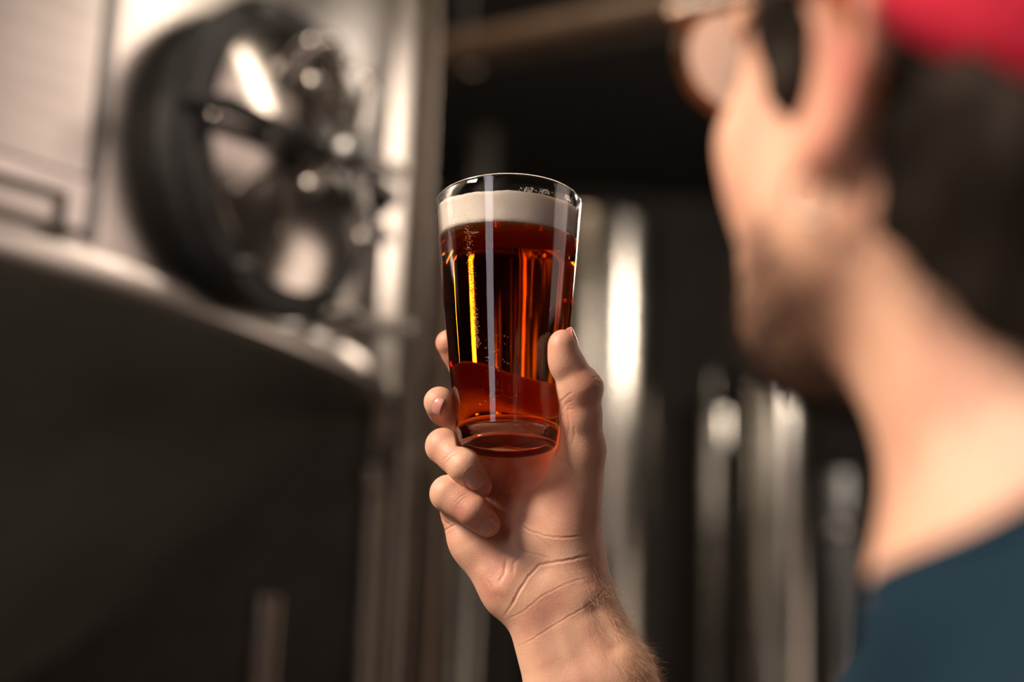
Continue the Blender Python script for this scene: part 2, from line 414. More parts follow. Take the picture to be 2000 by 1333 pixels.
# legs
def leg(px, py, Y, wpx, top_py, mat, name='leg', parent=T1):
    p = at(px, py, Y); r = wpx / 2 / F * Y; zt = at(px, top_py, Y)[2]
    return MB().tube([(p.x, p.y, .03), (p.x, p.y, zt)], r, 24).build(name, mat, parent), p, r, zt
for px, py, Y, wd, ty in ((734, 930, 2.75, 56, 730), (514, 1250, 2.5, 58, 1165)):
    lg, p, r, zt = leg(px, py, Y, wd, ty, M['pipe'])
    MB().lathe([(r * 1.9, 0), (r * 1.9, .018), (r * 1.1, .03)], (p.x, p.y, 0), n=24).build('foot', M['steel_dull'], lg)
for a in (R(150), R(230)):
    x, y = TC[0] + 1.45 * math.cos(a), TC[1] + 1.45 * math.sin(a); MB().tube([(x, y, .0), (x, y, 1.75)], .05, 20).build('leg', M['pipe'], T1)
# clamp collar on the near leg
p = at(731, 935, 2.75); MB().lathe([(.026, -.03), (.038, -.024), (.040, .02), (.026, .03)], p, n=24, close=True).build('clamp', M['pipe'], T1)

# ------------------------------------------------------------------ pipes beside the tank
def vpipe(px, py, Y, wpx, name, label, mat, clamps=(), top=None, bottom=0.0):
    p = at(px, py, Y); r = wpx / 2 / F * Y; e = empty(name, (p.x, p.y, bottom)); tag(e, label, 'pipe')
    MB().tube([(p.x, p.y, bottom), (p.x, p.y, (5.99 if top is None else top))], r, 28).build('tube', mat, e)
    for cpy in clamps:
        z = at(px, cpy, Y)[2]; MB().lathe([(r * .9, -.030), (r * 1.35, -.026), (r * 1.45, 0), (r * 1.35, .026), (r * .9, .030)], (p.x, p.y, z), n=28, close=True).build('clamp', mat, e)
    return e
vpipe(815, 400, 2.65, 50, 'riser_pipe', 'tan-lit steel riser pipe running floor to ceiling right beside the large tank', M['pipe'], (890,))
vpipe(866, 640, 3.4, 40, 'drain_pipe', 'short steel pipe just behind the left edge of the glass', M['brown_pipe'], (700,), top=at(866, 420, 3.4)[2])
# overhead pipe
b0, b1 = at(850, 112, 6.6), at(1700, -58, 5.2); bd_ = (b1 - b0).normalized()
op = empty('overhead_pipe', b0); tag(op, 'brown overhead pipe slanting across the dark top behind the glass', 'pipe')
MB().tube([b0 - bd_ * 1.2, b1 + bd_ * 2.0], .088, 28).build('tube', M['brown_pipe'], op)
for t_ in (.2, 1.9):
    c = b0 + bd_ * t_; MB().lathe([(.085, -.03), (.100, -.028), (.100, .028), (.085, .03)], c, bd_, 28, True).build('clamp', M['brown_pipe'], op)
    MB().tube([c + Vector((0, 0, .08)), (c.x, c.y, 6.0)], .012, 10).build('hanger', M['steel_dark'], op)

# ------------------------------------------------------------------ tanks further back
def tank(px, Y, half, top_py, label, mat, band=(.5,), vent=None, manway=None, dish=.45, legs=True):
    p = at(px, 900, Y); r = half / F * Y; zt = at(px, top_py, Y)[2]; zc = .75 if zt > 1.6 else .45
    e = empty('conical_tank' if legs else 'standpipe', (p.x, p.y, 0)); tag(e, label, 'tank', 'tanks in the back row' if legs else None)
    c = (p.x, p.y, 0); prof = [(r, zc)] + [(r, zt - r * dish)] + [(r * math.cos(a), zt - r * dish + r * dish * math.sin(a)) for a in [R(12), R(28), R(45), R(60), R(75), R(89)]]
    MB().lathe(prof, c, n=72).build('shell', mat, e)
    MB().lathe([(r * .995, zc + .01), (r * .15, zc - min(r * 1.2, zc - .25)), (r * .15, zc - min(r * 1.2, zc - .25) - .08), (.001, zc - min(r * 1.2, zc - .25) - .08)], c, n=72).build('cone', M['steel_dull'], e)
    for f in band:
        z = zc + (zt - zc) * f; MB().lathe([(r * .99, z - .02), (r + .006, z - .018), (r + .006, z + .018), (r * .99, z + .02)], c, n=72, close=True).build('band', M['steel_dull'], e)
    for k in range(4):
        a = R(45 + 90 * k); x, y = p.x + r * .86 * math.cos(a), p.y + r * .86 * math.sin(a); MB().tube([(x, y, 0), (x, y, zc + .08)], max(.018, r * .08), 14).build('leg', M['steel_dull'], e)
    if vent:
        vz = at(px, vent[1], Y)[2]; vx = at(vent[0], vent[1], Y).x
        MB().tube([(vx, p.y, zt - r * .2), (vx, p.y, vz)], .022, 14).build('vent_pipe', M['steel_dull'], e)
        MB().ball((vx, p.y - .02, vz), .038, 16, 10).build('vent_cap', M['polished'], e)
    if manway:
        mx = at(manway[0], manway[1], Y); dx = mx.x - p.x; dy = -math.sqrt(max(r * r - dx * dx, .001)); n = Vector((dx, dy, 0)).normalized(); q = Vector((p.x + dx, p.y + dy, mx.z))
        MB().lathe([(.001, .09), (manway[2] * .7, .085), (manway[2], .06), (manway[2] * 1.05, .03), (manway[2], -.03)], q, n, 36).build('manway', M['polished'], e)
    return e
tank(1148, 8.0, 128, 398, 'tall dome-topped steel tank with a white highlight, just right of the glass', M['steel_dull'], (.35, .8))
tank(1394, 9.6, 66, 785, 'narrow pinkish-lit tank with a vent cap, between the two bright tanks', M['steel_dull'], (.6,), vent=(1392, 735))
tank(1506, 8.6, 88, 722, 'steel tank with a long cream highlight, beside the beard', M['steel_dull'], (.15,))
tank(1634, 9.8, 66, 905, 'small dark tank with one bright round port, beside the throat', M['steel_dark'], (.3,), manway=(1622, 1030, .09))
tank(908, 8.8, 52, 250, 'thin blue-grey tank in the dark behind the left edge of the glass', M['steel_dull'], (.55,))
# ------------------------------------------------------------------ glass of beer
T19 = R(19.0)
AX = np.array((0.004, math.cos(T19), -math.sin(T19))); AX /= np.linalg.norm(AX)      # glass axis, camera frame
GC = pc(992, 633, 0)
WU = np.array((0, 0, 1.0)) @ RN                                                      # world up in the camera frame
E1 = np.cross(AX, (0, 0, 1.0)); E1 /= np.linalg.norm(E1); E2 = np.cross(E1, AX)
u = MM
S0, S1 = -248 * u, 256 * u; RB, RT = 94 * u, 146.5 * u
def r_out(s):
    t = (s - S0) / (S1 - S0); return RB + (RT - RB) * (t + .05 * math.sin(math.pi * t))
SB = S0 + .0095
def r_in(s): return r_out(s) - (.0030 - .0010 * (s - S0) / (S1 - S0))
def on_plane(e, c):
    s = .0
    for _ in range(20): s = (c - r_in(s) * float(e @ WU)) / float(AX @ WU)
    return s
CB, CT = 176 * u * float(AX @ WU), 238 * u * float(AX @ WU)
NA = 128
def ring_mesh(rows):
    """rows: list of functions angle-vector -> (radius, s)"""
    V = []; Fs = []
    for fn in rows:
        for k in range(NA):
            a = 2 * math.pi * k / NA; e = E1 * math.cos(a) + E2 * math.sin(a); r, s = fn(e, a); V.append(GC + e * r + AX * s)
    for i in range(len(rows) - 1):
        for k in range(NA): Fs.append((i * NA + k, (i + 1) * NA + k, (i + 1) * NA + (k + 1) % NA, i * NA + (k + 1) % NA))
    return V, Fs
def const(r, s): return lambda e, a: (r, s)
rows = [const(.0002, S0 + .0022), const(RB * .55, S0 + .0020), const(RB - .0075, S0 + .0012), const(RB - .0055, S0 + .0002), const(RB - .0035, S0), const(RB - .0015, S0 + .0004), const(RB - .0004, S0 + .0015)]
for i in range(1, 25):
    s = S0 + .0015 + (S1 - .0012 - S0 - .0015) * i / 24; rows.append(const(r_out(s), s))
rt = r_out(S1); th = .0021
for k in range(1, 8):
    a_ = math.pi * k / 8; rows.append(const(rt - th / 2 + math.cos(a_) * th / 2 * 1.08, S1 - .0012 + math.sin(a_) * .0012))
for i in range(0, 9):
    rows.append((lambda f: lambda e, a: (lambda s0: (r_in((S1 - .0012) * (1 - f) + s0 * f), (S1 - .0012) * (1 - f) + s0 * f))(on_plane(e, CB)))(i / 8))
V, Fs = ring_mesh(rows)
mg, N, L, P = new_mat('clear_glass')
P.inputs['Base Color'].default_value = (.97, .975, .97, 1); P.inputs['Roughness'].default_value = .0
P.inputs['Transmission Weight'].default_value = 1; P.inputs['IOR'].default_value = 1.5
nz = noise_node(N, L, 55, 3, stretch=(1, 1, .25)); b = N.new('ShaderNodeBump'); b.inputs['Strength'].default_value = .09; b.inputs['Distance'].default_value = .0008
L.new(nz.outputs['Fac'], b.inputs['Height']); L.new(b.outputs[0], P.inputs['Normal'])
glass = mesh_np('pint_glass', to_world(np.array(V)), Fs, mg)
tag(glass, 'clear conical pint glass held up in the raised hand', 'glass')

# beer: its wetted surface is the glass-to-beer boundary
mb_, N, L, P = new_mat('amber_beer')
P.inputs['Base Color'].default_value = (1, 1, 1, 1); P.inputs['Roughness'].default_value = 0
P.inputs['Transmission Weight'].default_value = 1; P.inputs['IOR'].default_value = 1.34 / 1.5
va = N.new('ShaderNodeVolumeAbsorption'); va.inputs['Color'].default_value = (.948, .625, .03, 1); va.inputs['Density'].default_value = 108
L.new(va.outputs[0], N['Material Output'].inputs['Volume']) if False else mb_.node_tree.links.new(va.outputs[0], mb_.node_tree.nodes['Material Output'].inputs['Volume'])
nz = noise_node(N, L, 70, 3, stretch=(1.5, 1.5, .2)); b = N.new('ShaderNodeBump'); b.inputs['Strength'].default_value = .10; b.inputs['Distance'].default_value = .001
L.new(nz.outputs['Fac'], b.inputs['Height']); L.new(b.outputs[0], P.inputs['Normal'])
rows = [const(.0002, SB), const(r_in(SB) - .006, SB), const(r_in(SB) - .003, SB + .0004), const(r_in(SB + .0015) - .0008, SB + .0015), const(r_in(SB + .003), SB + .003)]
for i in range(1, 17):
    rows.append((lambda f: lambda e, a: (lambda s0: (r_in((SB + .003) * (1 - f) + s0 * f), (SB + .003) * (1 - f) + s0 * f))(on_plane(e, CB)))(i / 16))
for f in (.6, .2, .002):
    rows.append((lambda f: lambda e, a: (lambda s0: (r_in(s0) * f, s0 * f + (1 - f) * CB / float(AX @ WU)))(on_plane(e, CB)))(f))
V, Fs = ring_mesh(rows)
beer = mesh_np('beer', to_world(np.array(V)), Fs, mb_)
tag(beer, 'red-amber beer with a cream foam head filling the pint glass', 'beer')
# foam head
mf, N, L, P = new_mat('cream_foam')
P.inputs['Base Color'].default_value = (1.0, .88, .79, 1); P.inputs['Roughness'].default_value = .7
P.inputs['Subsurface Weight'].default_value = .25; P.inputs['Subsurface Scale'].default_value = .004; P.inputs['Subsurface Radius'].default_value = (1, .7, .5)
vo = N.new('ShaderNodeTexVoronoi'); vo.inputs['Scale'].default_value = 1400; tc = N.new('ShaderNodeTexCoord'); L.new(tc.outputs['Object'], vo.inputs['Vector'])
b = N.new('ShaderNodeBump'); b.inputs['Strength'].default_value = .35; b.inputs['Distance'].default_value = .0005; L.new(vo.outputs['Distance'], b.inputs['Height']); L.new(b.outputs[0], P.inputs['Normal'])
G = .00006
def foam_row(f, inset=0.0):
    def fn(e, a):
        s0 = on_plane(e, CB) + .0001 + .0003 * math.sin(37 * a) * math.sin(11 * a); s1 = on_plane(e, CT) + .0002 * math.sin(5 * a + 1) + .0002 * math.sin(13 * a) + .00012 * math.sin(41 * a)
        s = s0 * (1 - f) + s1 * f; return (r_in(s) - G - inset, s)
    return fn
def foam_top(f):
    def fn(e, a):
        s1 = on_plane(e, CT) + (.0002 * math.sin(5 * a + 1) + .0002 * math.sin(13 * a)) * f
        return (r_in(s1) * f, s1 * f + (1 - f) * CT / float(AX @ WU) - .0016 * (1 - f ** 6))
    return fn
def foam_bot(f):
    return lambda e, a: (lambda s0: (r_in(s0) * f, s0 * f + (1 - f) * CB / float(AX @ WU) + .0002))(on_plane(e, CB))
rows = [foam_bot(.002), foam_bot(.5), foam_bot(.98)] + [foam_row(i / 8) for i in range(9)] + [foam_top(f) for f in (.985, .96, .85, .6, .3, .002)]
V, Fs = ring_mesh(rows)
foam = mesh_np('foam', to_world(np.array(V)), Fs, mf, beer); foam['label'] = 'cream foam head on the beer'
# bubbles: a rising string at the wall on the left, a few more around the base, lacing above the foam
def blobs(name, items, mat, parent):
    mbx = MB()
    for p, r, fl in items: mbx.ball(to_world(p), r, 6, 4)
    o = mbx.build(name, mat, parent); o['kind'] = 'stuff'; return o
def wall_pt(ang, s, inset):
    e = E1 * math.sin(ang) * (-1 if E1[0] < 0 else 1) + E2 * math.cos(ang) * (1 if E2[2] > 0 else -1); return GC + e * (r_in(s) - inset) + AX * s
mbub, N, L, P = new_mat('bubble'); P.inputs['Base Color'].default_value = (.95, .72, .5, 1); P.inputs['Roughness'].default_value = .15
P.inputs['Transmission Weight'].default_value = .6; P.inputs['IOR'].default_value = 1.0 / 1.34
it = []
for i in range(750):
    f = rng.random() ** .8; s = (170 - 250 * f) * u; sp = .022 + .03 * (1 - f)
    it.append((wall_pt(-.64 + rng.normal() * sp * .8 + .08 * f, s, .0004 + rng.random() * .0015), .00013 + rng.random() * .00022, 0))
for i in range(130):
    s = (-60 - 130 * rng.random()) * u; it.append((wall_pt(-.16 + rng.normal() * .16, s, .0004), .00012 + rng.random() ** 3 * .0004, 0))
blobs('bubble_string', it, mbub, beer)
it = []
for i in range(150):
    an = [.28, .52, .98][i % 3] + rng.normal() * [.05, .05, .035][i % 3]; s = (238 + 10 * rng.random()) * u + (-.12 * 146 * u * (math.cos(an)))
    it.append((wall_pt(an, s, .0001), .00012 + rng.random() * .0003, 0))
blobs('foam_lacing', it, mf, beer)

# ------------------------------------------------------------------ person: raised right hand and forearm (fine field)
def J(px, py, z): return pc(px, py, z)
fp = {  # finger joints: MCP, PIP, DIP, tip  (pixels, pixels, nearness)
 'index':  [(1108, 872, -62, 40), (1000, 782, -104, 33), (905, 712, -90, 29), (876, 670, -66, 26)],
 'middle': [(1042, 893, -72, 41), (930, 838, -98, 34), (868, 800, -12, 31), (858, 786, 44, 30)],
 'ring':   [(970, 935, -58, 40), (866, 872, 48, 33), (906, 910, 84, 31), (934, 950, 66, 26)],
 'pinky':  [(905, 995, -20, 36), (876, 965, 66, 34), (922, 997, 88, 30), (952, 1024, 68, 25)],
}
lo = np.minimum.reduce([pc(800, 1460, 200), pc(800, 600, -180), pc(800, 1460, -180)]); hi = np.maximum.reduce([pc(1400, 600, 200), pc(1400, 600, -180), pc(1400, 1460, 260)])
fld = Field((-.062, -.250, -.900), (.122, .012, -.742), .00062)
Ks = .006
WR1, WR2 = J(1045, 1178, 35), J(1128, 1148, 35)
FA1, FA2 = J(1104, 1352, 62), J(1196, 1318, 62)
dirf = ((FA1 + FA2) / 2 - (WR1 + WR2) / 2); dirf /= np.linalg.norm(dirf)
ELB = (WR1 + WR2) / 2 + dirf * .262
FB1, FB2 = FA1 + dirf * .10 + np.array((-.001, 0, 0)), FA2 + dirf * .10 + np.array((.004, 0, 0))
fld.cap(WR1, FA1, 60 * u, 73 * u, Ks); fld.cap(WR2, FA2, 60 * u, 72 * u, Ks * 2)
fld.cap((WR1 + WR2) / 2, (FA1 + FA2) / 2, 58 * u, 74 * u, Ks)
fld.cap(FA1, FB1, 73 * u, 86 * u, Ks); fld.cap(FA2, FB2, 72 * u, 88 * u, Ks * 2); fld.cap((FA1 + FA2) / 2, (FB1 + FB2) / 2, 74 * u, 90 * u, Ks)
# palm bones
WC = J(1085, 1130, 18)
for n_, rr in (('index', 42), ('middle', 42), ('ring', 41), ('pinky', 38)):
    m = fp[n_][0]; fld.cap(WC, J(m[0], m[1], m[2] + 2), 54 * u, rr * u, Ks * 1.6)
fld.cap(J(925, 1052, 2), J(1000, 1150, 26), 50 * u, 56 * u, Ks * 1.5)          # heel of the hand, little-finger side
fld.cap(J(903, 1010, 0), J(930, 1062, 6), 37 * u, 46 * u, Ks)
fld.cap(J(1000, 1150, 26), WR1, 55 * u, 58 * u, Ks * 1.5)
# thumb side
fld.cap(J(1092, 1038, 36), J(1118, 915, 52), 58 * u, 44 * u, Ks * 1.5)
fld.cap(J(1116, 1070, 38), J(1137, 880, 78), 54 * u, 42 * u, Ks * 1.5)
fld.cap(J(1122, 1090, 30), WR2, 58 * u, 60 * u, Ks * 1.5)
fld.cap(J(1062, 1010, 26), J(1040, 1075, 26), 44 * u, 44 * u, Ks * 1.5)
fld.cap(J(1132, 905, 40), J(1112, 890, -44), 30 * u, 34 * u, Ks * 1.5)          # web of the thumb
th_ = [(1137, 880, 80, 41), (1134, 812, 98, 39), (1131, 757, 108, 41), (1110, 713, 114, 31), (1100, 674, 117, 26)]
fld.chain([J(*q[:3]) for q in th_], [q[3] * u for q in th_], Ks)
fld.ell(J(1148, 757, 104), (22 * u, 25 * u, 26 * u), k=.006)
fld.ell(J(1097, 694, 122), (25 * u, 44 * u, 26 * u), k=.004)                      # thumb pad
# fingers
for n_, q in fp.items():
    pts = [J(*a[:3]) for a in q]; rs = [a[3] * u for a in q]
    mids = []; mr = []
    for i in range(3):
        mids += [pts[i], (pts[i] + pts[i + 1]) / 2]; mr += [rs[i], (rs[i] + rs[i + 1]) / 2 * .97]
    mids.append(pts[3]); mr.append(rs[3])
    if n_ in ('ring', 'pinky'):
        # keep neighbouring fingers apart: build as a field of its own first
        pass
    f2 = Field(np.min(pts, 0) - .016, np.max(pts, 0) + .016, .00062)
    # align with the main grid
    off = (f2.lo - fld.lo) / fld.h; f2.lo = fld.lo + np.floor(off) * fld.h; f2.ax = [(f2.lo[i] + f2.h * np.arange(f2.n[i])).astype(np.float32) for i in range(3)]
    f2.chain(mids, mr, .003)
    i0 = np.round((f2.lo - fld.lo) / fld.h).astype(int); a0 = np.maximum(i0, 0); a1 = np.minimum(i0 + f2.n, fld.n)
    A = fld.F[a0[0]:a1[0], a0[1]:a1[1], a0[2]:a1[2]]; B = f2.F[a0[0] - i0[0]:a1[0] - i0[0], a0[1] - i0[1]:a1[1] - i0[1], a0[2] - i0[2]:a1[2] - i0[2]]
    X, Y, Z = np.meshgrid(*[fld.ax[i][a0[i]:a1[i]] for i in range(3)], indexing='ij', sparse=True)
    dm = np.sqrt((X - pts[0][0]) ** 2 + (Y - pts[0][1]) ** 2 + (Z - pts[0][2]) ** 2)
    kk = np.clip(1 - (dm - .012) / .02, .12, 1) * .007                            # blend widely at the knuckle only
    hh = np.maximum(kk - np.abs(A - B), 0) / kk
    fld.F[a0[0]:a1[0], a0[1]:a1[1], a0[2]:a1[2]] = np.minimum(A, B) - hh * hh * kk * .25
# the glass pushes into the soft skin: keep the flesh outside it
q = fld.sub(fld.lo, fld.lo + (fld.n - 1) * fld.h); sl, X, Y, Z = q
ss = (X - GC[0]) * AX[0] + (Y - GC[1]) * AX[1] + (Z - GC[2]) * AX[2]
rad = np.sqrt(np.maximum((X - GC[0]) ** 2 + (Y - GC[1]) ** 2 + (Z - GC[2]) ** 2 - ss ** 2, 0))
t_ = (ss - S0) / (S1 - S0); rg = RB + (RT - RB) * (t_ + .05 * np.sin(np.pi * np.clip(t_, 0, 1)))
dg = np.maximum(rad - rg, S0 - ss) - .0003
kk = .0015; hh = np.maximum(kk - np.abs(fld.F + dg), 0) / kk
fld.F = np.maximum(fld.F, -dg) + hh * hh * kk * .25
del ss, rad, t_, rg, dg, hh
HV, HQ = fld.mesh(2)
del fld
HN = vnormals(HV, HQ)
# creases and folds
def crease(pts, depth, width, lift=0.2):
    depth *= .42; width *= .55
    """press a fine line into the skin where the surface facing the viewer passes the given pixels"""
    global HV
    P2 = [np.array(p, float) for p in pts]
    px = HV[:, 0] / -HV[:, 2] * F + 1000; py = 666.5 - HV[:, 1] / -HV[:, 2] * F
    Q2 = np.stack([px + .9 * np.sin(py * .11) + .3 * np.sin(py * .43 + px * .3), py + .9 * np.sin(px * .09 + 1) + .35 * np.sin(px * .33)], 1); best = np.full(len(px), 1e9); tt = np.zeros(len(px)); n = len(P2) - 1
    for i, (a, b) in enumerate(zip(P2[:-1], P2[1:])):
        ab = b - a; t = np.clip(((Q2 - a) @ ab) / (ab @ ab), 0, 1); d = np.linalg.norm(Q2 - a - t[:, None] * ab, axis=1)
        m = d < best; best[m] = d[m]; tt[m] = (i + t[m]) / n
    face = np.clip((HN[:, 2] - .0) / .3, 0, 1) * (HV[:, 2] > -.872)
    fade = np.clip(np.minimum(tt, 1 - tt) * 6 + .15, 0, 1)
    g = np.exp(-(best / width) ** 2) - lift * np.exp(-((best - width * 2.2) / (width * 1.5)) ** 2)
    HV = HV - HN * (g * fade * face * depth)[:, None]
    return np.exp(-(best / (width * 1.4)) ** 2) * fade * face
cr = np.zeros(len(HV))
for pts, d, w_ in [
    ([(1009, 985), (1008, 1005), (1014, 1022), (1035, 1038), (1065, 1048), (1110, 1051), (1150, 1047)], .0009, 3.0),
    ([(1035, 1037), (1060, 1058), (1080, 1075)], .0004, 2.0),
    ([(1005, 1060), (1025, 1078), (1050, 1085), (1075, 1092)], .0005, 2.5),
    ([(985, 1205), (1005, 1172), (1030, 1128), (1055, 1105), (1085, 1098), (1120, 1094), (1165, 1080)], .0010, 4.0),
    ([(990, 1212), (1020, 1195), (1060, 1165), (1100, 1143), (1150, 1128)], .0006, 2.3),
    ([(1010, 1262), (1040, 1250), (1085, 1220), (1125, 1198), (1165, 1170), (1192, 1140)], .0006, 2.5),
    ([(1075, 882), (1100, 898), (1130, 925), (1145, 948)], .0004, 2.0),
    ([(1088, 895), (1110, 908), (1150, 940)], .0003, 2.0),
    ([(1092, 785), (1104, 776), (1118, 768)], .0008, 3.0),
    ([(1097, 800), (1106, 788), (1120, 782)], .0005, 2.5),
    ([(1094, 815), (1110, 800), (1125, 800)], .0004, 2.5),
    ([(1155, 738), (1165, 735), (1173, 741)], .0005, 2.2),
    ([(1160, 748), (1168, 746), (1175, 752)], .0005, 2.2),
    ([(1158, 760), (1167, 758), (1175, 765)], .0004, 2.0),
    ([(886, 982), (900, 970), (913, 964)], .0005, 2.0), ([(884, 978), (896, 966), (910, 960)], .0004, 1.6),
    ([(893, 988), (905, 975), (918, 970)], .0004, 1.8),
    ([(868, 905), (882, 892), (896, 884)], .0004, 2.2), ([(862, 900), (876, 888), (890, 879)], .0003, 1.8),
    ([(860, 1048), (872, 1034), (890, 1024)], .0010, 3.0), ([(852, 1002), (866, 1018), (880, 1026)], .0008, 3.0),
    ([(960, 990), (975, 960), (1000, 915)], .0010, 5.0), ([(975, 1000), (995, 965), (1012, 930)], .0007, 4.0),
    ([(975, 1140), (985, 1120), (990, 1095)], .0007, 5.0), ([(1000, 1125), (1005, 1100), (1018, 1085)], .0006, 5.0),
    ([(950, 1130), (965, 1150), (975, 1170)], .0006, 4.0),
    ([(1120, 830), (1122, 850), (1118, 872)], .0004, 4.0), ([(1108, 795), (1112, 830), (1106, 860)], .0004, 4.0),
    ]:
    cr = np.maximum(cr, crease(pts, d, w_))
def oval(cx, cy, rx, ry, ang):
    c, s_ = math.cos(R(ang)), math.sin(R(ang)); return [(cx + rx * math.cos(t) * c - ry * math.sin(t) * s_, cy + rx * math.cos(t) * s_ + ry * math.sin(t) * c) for t in [2 * math.pi * k / 24 for k in range(25)]]
crease(oval(930, 937, 22, 24, 30), .0008, 2.6, .45); crease(oval(955, 1027, 19, 21, 30), .0008, 2.6, .45)
# wrist tendons and veins: long soft ridges
def ridge(pts, h_, w_):
    global HV
    P2 = [np.array(p, float) for p in pts]; px = HV[:, 0] / -HV[:, 2] * F + 1000; py = 666.5 - HV[:, 1] / -HV[:, 2] * F
    d = np.full(len(px), 1e9); Q2 = np.stack([px, py], 1)
    for a, b in zip(P2[:-1], P2[1:]):
        ab = b - a; t = np.clip(((Q2 - a) @ ab) / (ab @ ab), 0, 1); d = np.minimum(d, np.linalg.norm(Q2 - a - t[:, None] * ab, axis=1))
    HV = HV + HN * (np.exp(-(d / w_) ** 2) * np.clip(HN[:, 2], 0, 1) * h_)[:, None]
ridge([(1095, 1230), (1128, 1333), (1150, 1420)], .0004, 14); ridge([(1140, 1225), (1180, 1333), (1200, 1420)], .0003, 14)
ridge([(1040, 1260), (1080, 1420)], .0003, 16)
ridge([(1165, 1195), (1200, 1260)], -.0022, 20)
ridge([(1010, 1110), (985, 1150)], .0012, 18); ridge([(945, 1120), (965, 1150)], .0009, 14)
# reddening of tips, knuckles and folds; crease-line tint also stands in for their shade
tint = cr * .3
for c, r_, a_ in [(fp['middle'][3], 26, .35), (fp['ring'][3], 34, .6), (fp['pinky'][3], 34, .55), (fp['ring'][1], 26, .2), (fp['pinky'][2], 26, .35), ((1128, 716, 118), 26, .5),
                  ((1160, 880, 90), 40, .4), ((1150, 960, 60), 60, .25), ((985, 1140, 60), 26, .5), ((1000, 950, -10), 50, .6), ((876, 668, -60), 26, .35), ((1150, 752, 120), 22, .3)]:
    d = np.linalg.norm(HV - J(*c[:3]), axis=1); tint = np.maximum(tint, a_ * np.exp(-(d / (r_ * 1.3 * u)) ** 2))
hand_tint = np.clip(tint, 0, 1)

# ------------------------------------------------------------------ fingernails (children of the body)
def nail(c, along, normal, w_, l_, rad, name='fingernail', tipw=.0012):
    """curved plate: c centre on the skin, along = towards the tip, normal = out of the finger; w_ half width, l_ half length"""
    A = np.array(along, float); A /= np.linalg.norm(A); Nn = np.array(normal, float); Nn -= A * (Nn @ A); Nn /= np.linalg.norm(Nn); B = np.cross(A, Nn)
    nu, nv = 15, 17; V = []; Fs = []
    for side in (0, 1):
        for i in range(nv):
            y = -1 + 2 * i / (nv - 1)
            wid = (1 - max(0, -y) ** 3.2 * .62 - max(0, y) ** 6 * .25)
            for j in range(nu):
                x = -1 + 2 * j / (nu - 1); ang = x * w_ * wid / rad
                edge = max(abs(x), abs(y)) ** 8
                h = rad * (math.cos(ang) - 1) - .0016 * (y * y) * .5 + (-.00035 if side else .0002) - edge * .0002
                V.append(c + B * rad * math.sin(ang) + A * (y * l_ * (1 - .28 * x * x * (1 if y < 0 else .35))) + Nn * h)
    o_ = nu * nv
    for i in range(nv - 1):
        for j in range(nu - 1):
            q = (i * nu + j, i * nu + j + 1, (i + 1) * nu + j + 1, (i + 1) * nu + j); Fs.append(q); Fs.append(tuple(x + o_ for x in reversed(q)))
    rim = [j for j in range(nu)] + [i * nu + nu - 1 for i in range(1, nv)] + [(nv - 1) * nu + j for j in range(nu - 2, -1, -1)] + [i * nu for i in range(nv - 2, 0, -1)]
    for a, b in zip(rim, rim[1:] + rim[:1]): Fs.append((b, a, a + o_, b + o_))
    return np.array(V), Fs
def skin_hit(px, py):
    """nearest skin vertex in front under a pixel"""
    x = HV[:, 0] / -HV[:, 2] * F + 1000; y = 666.5 - HV[:, 1] / -HV[:, 2] * F
    m = np.where((x - px) ** 2 + (y - py) ** 2 < 9)[0]; i = m[np.argmax(HV[m, 2])]; return HV[i], HN[i]
nails = []
p_, n_ = skin_hit(929, 936); nails.append(nail(p_ + n_ * .0006, J(940, 958, 66) - J(914, 916, 84), n_, 20 * u, 23 * u, 25 * u))
p_, n_ = skin_hit(953, 1027); nails.append(nail(p_ + n_ * .0006, J(962, 1034, 66) - J(930, 1006, 84), n_, 17.5 * u, 20 * u, 23 * u))
p_, n_ = skin_hit(847, 796); nails.append(nail(p_ + n_ * .0005, np.array((.85, -.40, .55)), n_, 21 * u, 14 * u, 25 * u))
tn = np.array((.88, .34, -.22)); tn /= np.linalg.norm(tn)
tc_ = J(1101, 678, 115) + tn * (27.5 * u); nails.append(nail(tc_, J(1108, 640, 116) - J(1122, 690, 110), tn, 22 * u, 30 * u, 27 * u))
HW = to_world(HV)
# ------------------------------------------------------------------ person: head, neck and torso (coarse field, metres, world frame)
YAW = R(33); HP = R(13)
EARP = to_world(pc(1580, 338, (D0 - .425) / MM))            # behind the left ear lobe
fw0 = np.array((-math.sin(YAW), math.cos(YAW), 0)); lf = np.array((-math.cos(YAW), -math.sin(YAW), 0)); up0 = np.array((0, 0, 1.0))
fwd = fw0 * math.cos(HP) + up0 * math.sin(HP); upv = up0 * math.cos(HP) - fw0 * math.sin(HP)
HM = np.stack([fwd, lf, upv], 1)                             # columns: forward, left, up
HC = EARP - HM @ np.array((.0, .074, -.028))                 # midpoint between the ears
def H(x, y, z): return HC + HM @ (np.array((x, y, z)) * .001)
nk = HC + np.array((.010, 0, -.145)) - fw0 * .035           # base of the neck
TY = R(76)                                                   # the torso faces a little less to the left
tf = np.array((-math.sin(TY), math.cos(TY), 0)); tl = np.array((-math.cos(TY), -math.sin(TY), 0))
def T(x, y, z): return nk + tf * x * .001 + tl * y * .001 + up0 * z * .001
LS, RS_ = T(-5, 172, -78), T(20, -175, -60)
ELBW = to_world(ELB)
